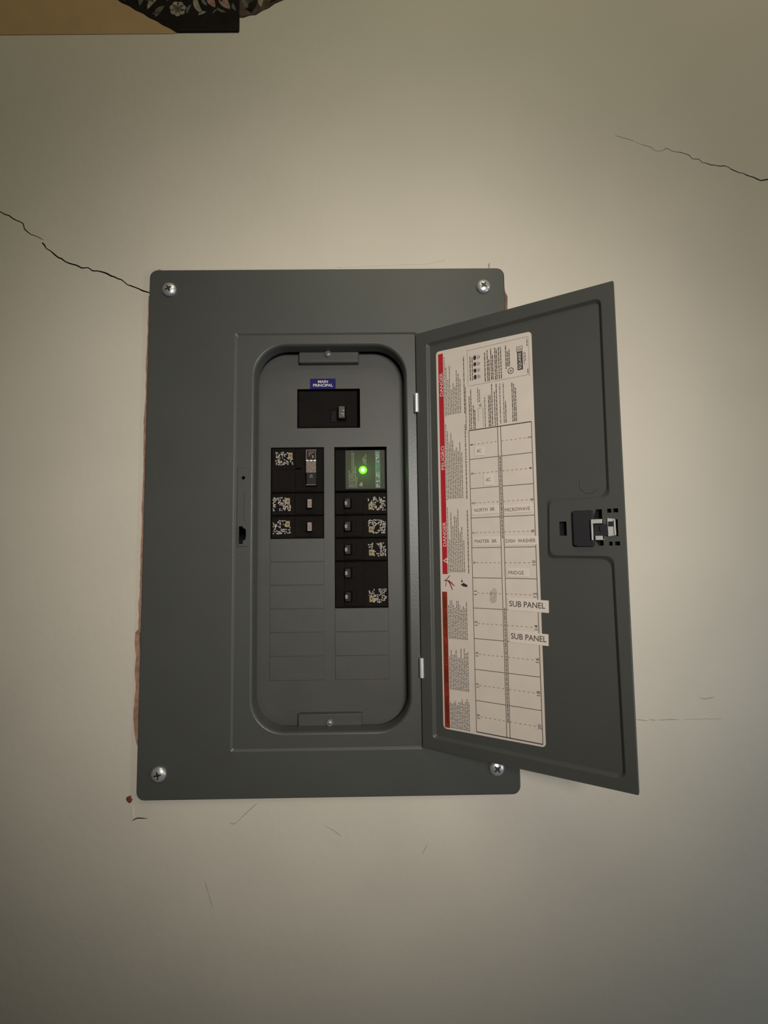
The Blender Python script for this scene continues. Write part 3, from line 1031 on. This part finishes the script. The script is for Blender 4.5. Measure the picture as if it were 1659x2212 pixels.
def info(q, x, y, z, seed, w=0.0196, h=0.0152):
    """small printed rating: ragged white words and an amber chip (x, y = lower left)"""
    r_ = random.Random(seed)
    gaps = [(x + w * r_.uniform(0.3, 0.6), y + h * r_.uniform(0.25, 0.75), r_.uniform(0.0016, 0.0026)) for k in range(2)]
    gaps += [(x + w * r_.uniform(0.05, 0.95), y + h * r_.choice((0.08, 0.95)), 0.0022) for k in range(2)]
    nx, ny = 11, 8
    for i in range(nx):
        for j in range(ny):
            cx_ = x + w * (i + 0.5 + r_.uniform(-0.25, 0.25)) / nx
            cy_ = y + h * (j + 0.5 + r_.uniform(-0.25, 0.25)) / ny
            if r_.random() < 0.2 or any(math.hypot(cx_ - a, cy_ - b) < c for a, b, c in gaps):
                continue
            if cx_ > x + w * 0.70 and y + h * 0.46 < cy_ < y + h * 0.98:
                continue
            ph, a, b = r_.uniform(0, 3), r_.uniform(0.0006, 0.0012), r_.uniform(0.0005, 0.0009)
            q.add([(cx_ + a * math.cos(t) * math.cos(ph) - b * math.sin(t) * math.sin(ph),
                    cy_ + a * math.cos(t) * math.sin(ph) + b * math.sin(t) * math.cos(ph), z + 0.00001 * (i % 3))
                   for t in [math.pi / 3 * k for k in range(6)]], [(0, 1, 2, 3, 4, 5)], CREAM)
    ax, ay = x + w * 0.72, y + h * 0.50
    q.add([(ax, ay, z), (ax + 0.0046, ay, z), (ax + 0.0046, ay + 0.0066, z), (ax, ay + 0.0066, z)], [(0, 1, 2, 3)], AMBER)
    q.add([(ax + 0.0016, ay + 0.0022, z + 0.0001), (ax + 0.0032, ay + 0.0022, z + 0.0001), (ax + 0.0032, ay + 0.0042, z + 0.0001), (ax + 0.0016, ay + 0.0042, z + 0.0001)],
          [(0, 1, 2, 3)], INK)


BW = 0.0586
ZF = 0.0588                                    # breaker face in the breaker frame (dead front at 0.060)


def toggle(parent, y, big, seed):
    """rocker handle thrown towards the panel's centre line"""
    q = MB()
    s0 = rrect(0.0050, 0.0112, y - 0.0066, y + 0.0066, 0.0008, 2)
    q.loft([s0, inset(s0, 0.0006)], [ZF, ZF + 0.0009], BLACK2)
    s1 = inset(s0, 0.0006)
    q.flat(s1, [], ZF + 0.0002, HOLLOW)
    q.build('handle_slot', parent)
    q = MB()
    b0 = rrect(0.0098, 0.0166, y - 0.0058, y + 0.0058, 0.0010, 2)
    b1 = [(p[0] + 0.0012, y + (p[1] - y) * 0.93) for p in b0]
    q.loft([b0, b1, inset(b1, 0.0007)], [ZF, ZF + 0.0066, ZF + 0.0074], BLACK2, cap=True)
    zt = ZF + 0.0075
    r_ = random.Random(seed)
    if big:
        q.add([(0.0122, y - 0.0046, zt), (0.0166, y - 0.0046, zt), (0.0166, y + 0.0046, zt), (0.0122, y + 0.0046, zt)], [(0, 1, 2, 3)], PINK)
        marks(q, 0.0128, 0.0160, y - 0.0028, y + 0.0028, zt + 0.0001, INK3, 3, 4, seed)
    else:
        q.add([(0.0148, y - 0.0020, zt), (0.0174, y - 0.0020, zt), (0.0174, y + 0.0020, zt), (0.0148, y + 0.0020, zt)], [(0, 1, 2, 3)], PINK)
    q.build('toggle', parent)


def body(parent, h):
    q = MB()
    o = rrect(-BW / 2 + 0.0003, BW / 2 - 0.0004, -h / 2 + 0.0004, h / 2 - 0.0004, 0.0008, 2)
    q.loft([o, o, inset(o, 0.0010)], [0.0, ZF - 0.0008, ZF], BLACK, cap=True)
    q.flat(o, [], 0.0, BLACK)
    # raised central saddle around the handle
    s = rrect(-0.0030, 0.0190, -h / 2 + 0.0016, h / 2 - 0.0016, 0.001, 2)
    q.loft([s, inset(s, 0.0008)], [ZF, ZF + 0.0006], BLACK, cap=True)
    q.build('body', parent)


def single(name, label, cx_, cy_, flip, seed, big):
    e = empty(name, label, 'circuit breaker', bframe(cx_, cy_, flip), 'breakers plugged into the panel')
    body(e, 0.0254)
    toggle(e, 0.0, big, seed)
    q = MB()
    info(q, -0.0272, -0.0074, ZF + 0.0001, seed)
    q.build('rating_print', e)
    return e


LX = (LCUT[0] + LCUT[1]) / 2
RX = (RCUT[0] + RCUT[1]) / 2
P = 0.0254
Y0 = 0.0857
single('circuit_breaker', 'black single breaker on the left, directly under the two-pole breaker with a metal tie', LX, Y0 - 2.5 * P, False, 31, True)
single('circuit_breaker', 'black single breaker on the left, lowest one above the blank covers', LX, Y0 - 3.5 * P, False, 32, True)
single('circuit_breaker', 'black single breaker directly under the surge device with the green light', RX, Y0 - 2.5 * P, True, 33, False)
single('circuit_breaker', 'black single breaker on the right, second below the green-lit surge device', RX, Y0 - 3.5 * P, True, 34, False)
single('circuit_breaker', 'black single breaker on the right, third below the green-lit surge device', RX, Y0 - 4.5 * P, True, 35, False)

# two-pole breaker, upper left, with a metal handle tie
e = empty('double_breaker', 'black two-pole breaker with a metal handle tie at the top left', 'circuit breaker',
          bframe(LX, Y0 - P, False), 'breakers plugged into the panel')
body(e, 2 * P)
q = MB()
info(q, -0.0245, 0.0055, ZF + 0.0001, 41)
q.box(-0.0290, 0.0050, 0.0008, 0.0022, ZF, ZF + 0.0006, BLACK)
q.build('rating_print', e)
for y in (P / 2, -P / 2):
    toggle(e, y, False, 3)
q = MB()
z = ZF + 0.0076
q.box(0.0105, 0.0218, -0.0182, 0.0212, z - 0.0060, z, BLACK2, 0.0008)
tie = q.build('handle_tie', e)
q = MB()
q.box(0.0105, 0.0218, 0.0202, 0.0212, z - 0.001, z + 0.0010, TIE)
q.box(0.0105, 0.0114, 0.0102, 0.0212, z - 0.001, z + 0.0006, TIE)
q.box(0.0207, 0.0214, 0.0110, 0.0205, z - 0.001, z + 0.0005, TIE)
q.box(0.0105, 0.0216, -0.0045, 0.0098, z - 0.001, z + 0.0010, TIE, 0.0003)
q.box(0.0105, 0.0214, -0.0182, -0.0174, z - 0.001, z + 0.0008, TIE)
for k, x in enumerate((0.0108, 0.0150, 0.0190)):
    q.box(x, x + 0.0026, 0.0084, 0.0098, z + 0.0008, z + 0.0014, STEEL)
marks(q, 0.0134, 0.0190, 0.0118, 0.0194, z + 0.0002, PINK, 3, 4, 8)
q.add([(0.0140, -0.0100, z + 0.0001), (0.0184, -0.0100, z + 0.0001), (0.0172, -0.0060, z + 0.0001), (0.0152, -0.0060, z + 0.0001)], [(0, 1, 2, 3)],
      mat('tie_olive_mark', (0.05, 0.055, 0.04), 0.6))
q.build('tie_clip', tie)

# two-pole breaker, lower right, two separate handles
e = empty('double_breaker', 'black two-pole breaker with two separate handles, lowest in the right column', 'circuit breaker',
          bframe(RX, Y0 - 6 * P, True), 'breakers plugged into the panel')
body(e, 2 * P)
q = MB()
info(q, -0.0272, 0.0050, ZF + 0.0001, 42)
q.build('rating_print', e)
for y in (P / 2, -P / 2):
    toggle(e, y, False, 3)

# surge protective device with green pilot light
e = empty('surge_protector', 'black surge protection device with a glowing green light', 'surge protector', bframe(RX, Y0 - P, False))
h = 2 * P
q = MB()
o = rrect(-BW / 2 + 0.0003, BW / 2 - 0.0004, -h / 2 + 0.0010, h / 2 - 0.0030, 0.0010, 2)
q.loft([o, o, inset(o, 0.0012)], [0.0, ZF - 0.0006, ZF + 0.0004], BLACK, cap=True)
q.flat(o, [], 0.0, BLACK)
q.build('body', e)
q = MB()
zl = ZF + 0.0005
X0 = -RX                                       # panel x -> device x
q.add([(x + X0, y - (Y0 - P), zl) for x, y in rect(0.0165, 0.0600, 0.0385, 0.0818)], [(0, 1, 2, 3)], OLIVE)
q.add([(x + X0, y - (Y0 - P), zl + 0.0001) for x, y in rect(0.0496, 0.0552, 0.0395, 0.0815)], [(0, 1, 2, 3)], TEAL)
marks(q, 0.0503 + X0, 0.0545 + X0, 0.0400 - (Y0 - P), 0.0580 - (Y0 - P), zl + 0.0002, CREAM, 3, 9, 9)
marks(q, 0.0503 + X0, 0.0540 + X0, 0.0680 - (Y0 - P), 0.0800 - (Y0 - P), zl + 0.0002, CREAM, 2, 5, 12)
r_ = random.Random(5)
for x, y0, y1 in [(0.0205, 0.0400, 0.0600), (0.0222, 0.0400, 0.0560), (0.0238, 0.0400, 0.0810), (0.0256, 0.0400, 0.0790), (0.0274, 0.0400, 0.0640),
                  (0.0290, 0.0400, 0.0520), (0.0360, 0.0680, 0.0740), (0.0375, 0.0660, 0.0760), (0.0392, 0.0650, 0.0780)]:
    y = y0
    while y < y1:
        l_ = r_.uniform(0.001, 0.004)
        q.add([(x + X0 - 0.0004, y - (Y0 - P), zl + 0.0001), (x + X0 + 0.0004, y - (Y0 - P), zl + 0.0001),
               (x + X0 + 0.0004, min(y + l_, y1) - (Y0 - P), zl + 0.0001), (x + X0 - 0.0004, min(y + l_, y1) - (Y0 - P), zl + 0.0001)],
              [(0, 1, 2, 3)], INK2)
        y += l_ + 0.0007
marks(q, 0.0318 + X0, 0.0356 + X0, 0.0416 - (Y0 - P), 0.0456 - (Y0 - P), zl + 0.0001, CREAM, 3, 3, 10)
q.build('device_label', e)
lx, ly = 0.0359 - RX, 0.0596 - (Y0 - P)
q = MB()
q.lathe(lx, ly, [(0.0047, zl - 0.0002), (0.0046, zl + 0.0005), (0.0040, zl + 0.0010)], LED, 20)
q.lathe(lx, ly, [(0.0020, zl + 0.0008), (0.0019, zl + 0.0018), (0.0010, zl + 0.0024)], LEDC, 16)
pl = q.build('pilot_light', e, label='glowing green pilot light')
light('pilot_glow', 'POINT', (0.0359, 0.0596, ZD + 0.012), (0, 0, 0), 0.010, (0.25, 1.0, 0.08), shadow_soft_size=0.004)

# main breaker
MX, MY = (MAIN[0] + MAIN[1]) / 2, (MAIN[2] + MAIN[3]) / 2
e = empty('main_breaker', 'large black main breaker alone under the blue sticker', 'circuit breaker', bframe(MX, MY, False))
q = MB()
o = rrect(MAIN[0] - MX + 0.0006, MAIN[1] - MX - 0.0030, MAIN[2] - MY + 0.0008, MAIN[3] - MY - 0.0018, 0.0010, 2)
q.loft([o, o, inset(o, 0.0012)], [0.0, ZF - 0.0010, ZF], BLACK, cap=True)
q.flat(o, [], 0.0, BLACK)
q.build('body', e)
q = MB()
s0 = rrect(0.0000 - MX, 0.0072 - MX, 0.1140 - MY, 0.1280 - MY, 0.001, 2)
q.loft([s0, inset(s0, 0.0006)], [ZF, ZF + 0.0008], BLACK2)
q.flat(inset(s0, 0.0006), [], ZF + 0.0002, HOLLOW)
q.build('handle_slot', e)
q = MB()
b0 = rrect(0.0085 - MX, 0.0178 - MX, 0.1155 - MY, 0.1318 - MY, 0.0010, 2)
q.loft([b0, inset(b0, 0.0006), inset(b0, 0.0013)], [ZF, ZF + 0.0070, ZF + 0.0078], BLACK2, cap=True)
zt = ZF + 0.0079
q.add([(x, y, zt) for x, y in rect(0.0100 - MX, 0.0164 - MX, 0.1174 - MY, 0.1300 - MY)], [(0, 1, 2, 3)], mat('main_toggle_print', (0.05, 0.044, 0.036), 0.6, var=0.4, vscale=400))
marks(q, 0.0124 - MX, 0.0160 - MX, 0.1194 - MY, 0.1262 - MY, zt + 0.0001, CREAM, 2, 4, 13)
q.build('toggle', e)
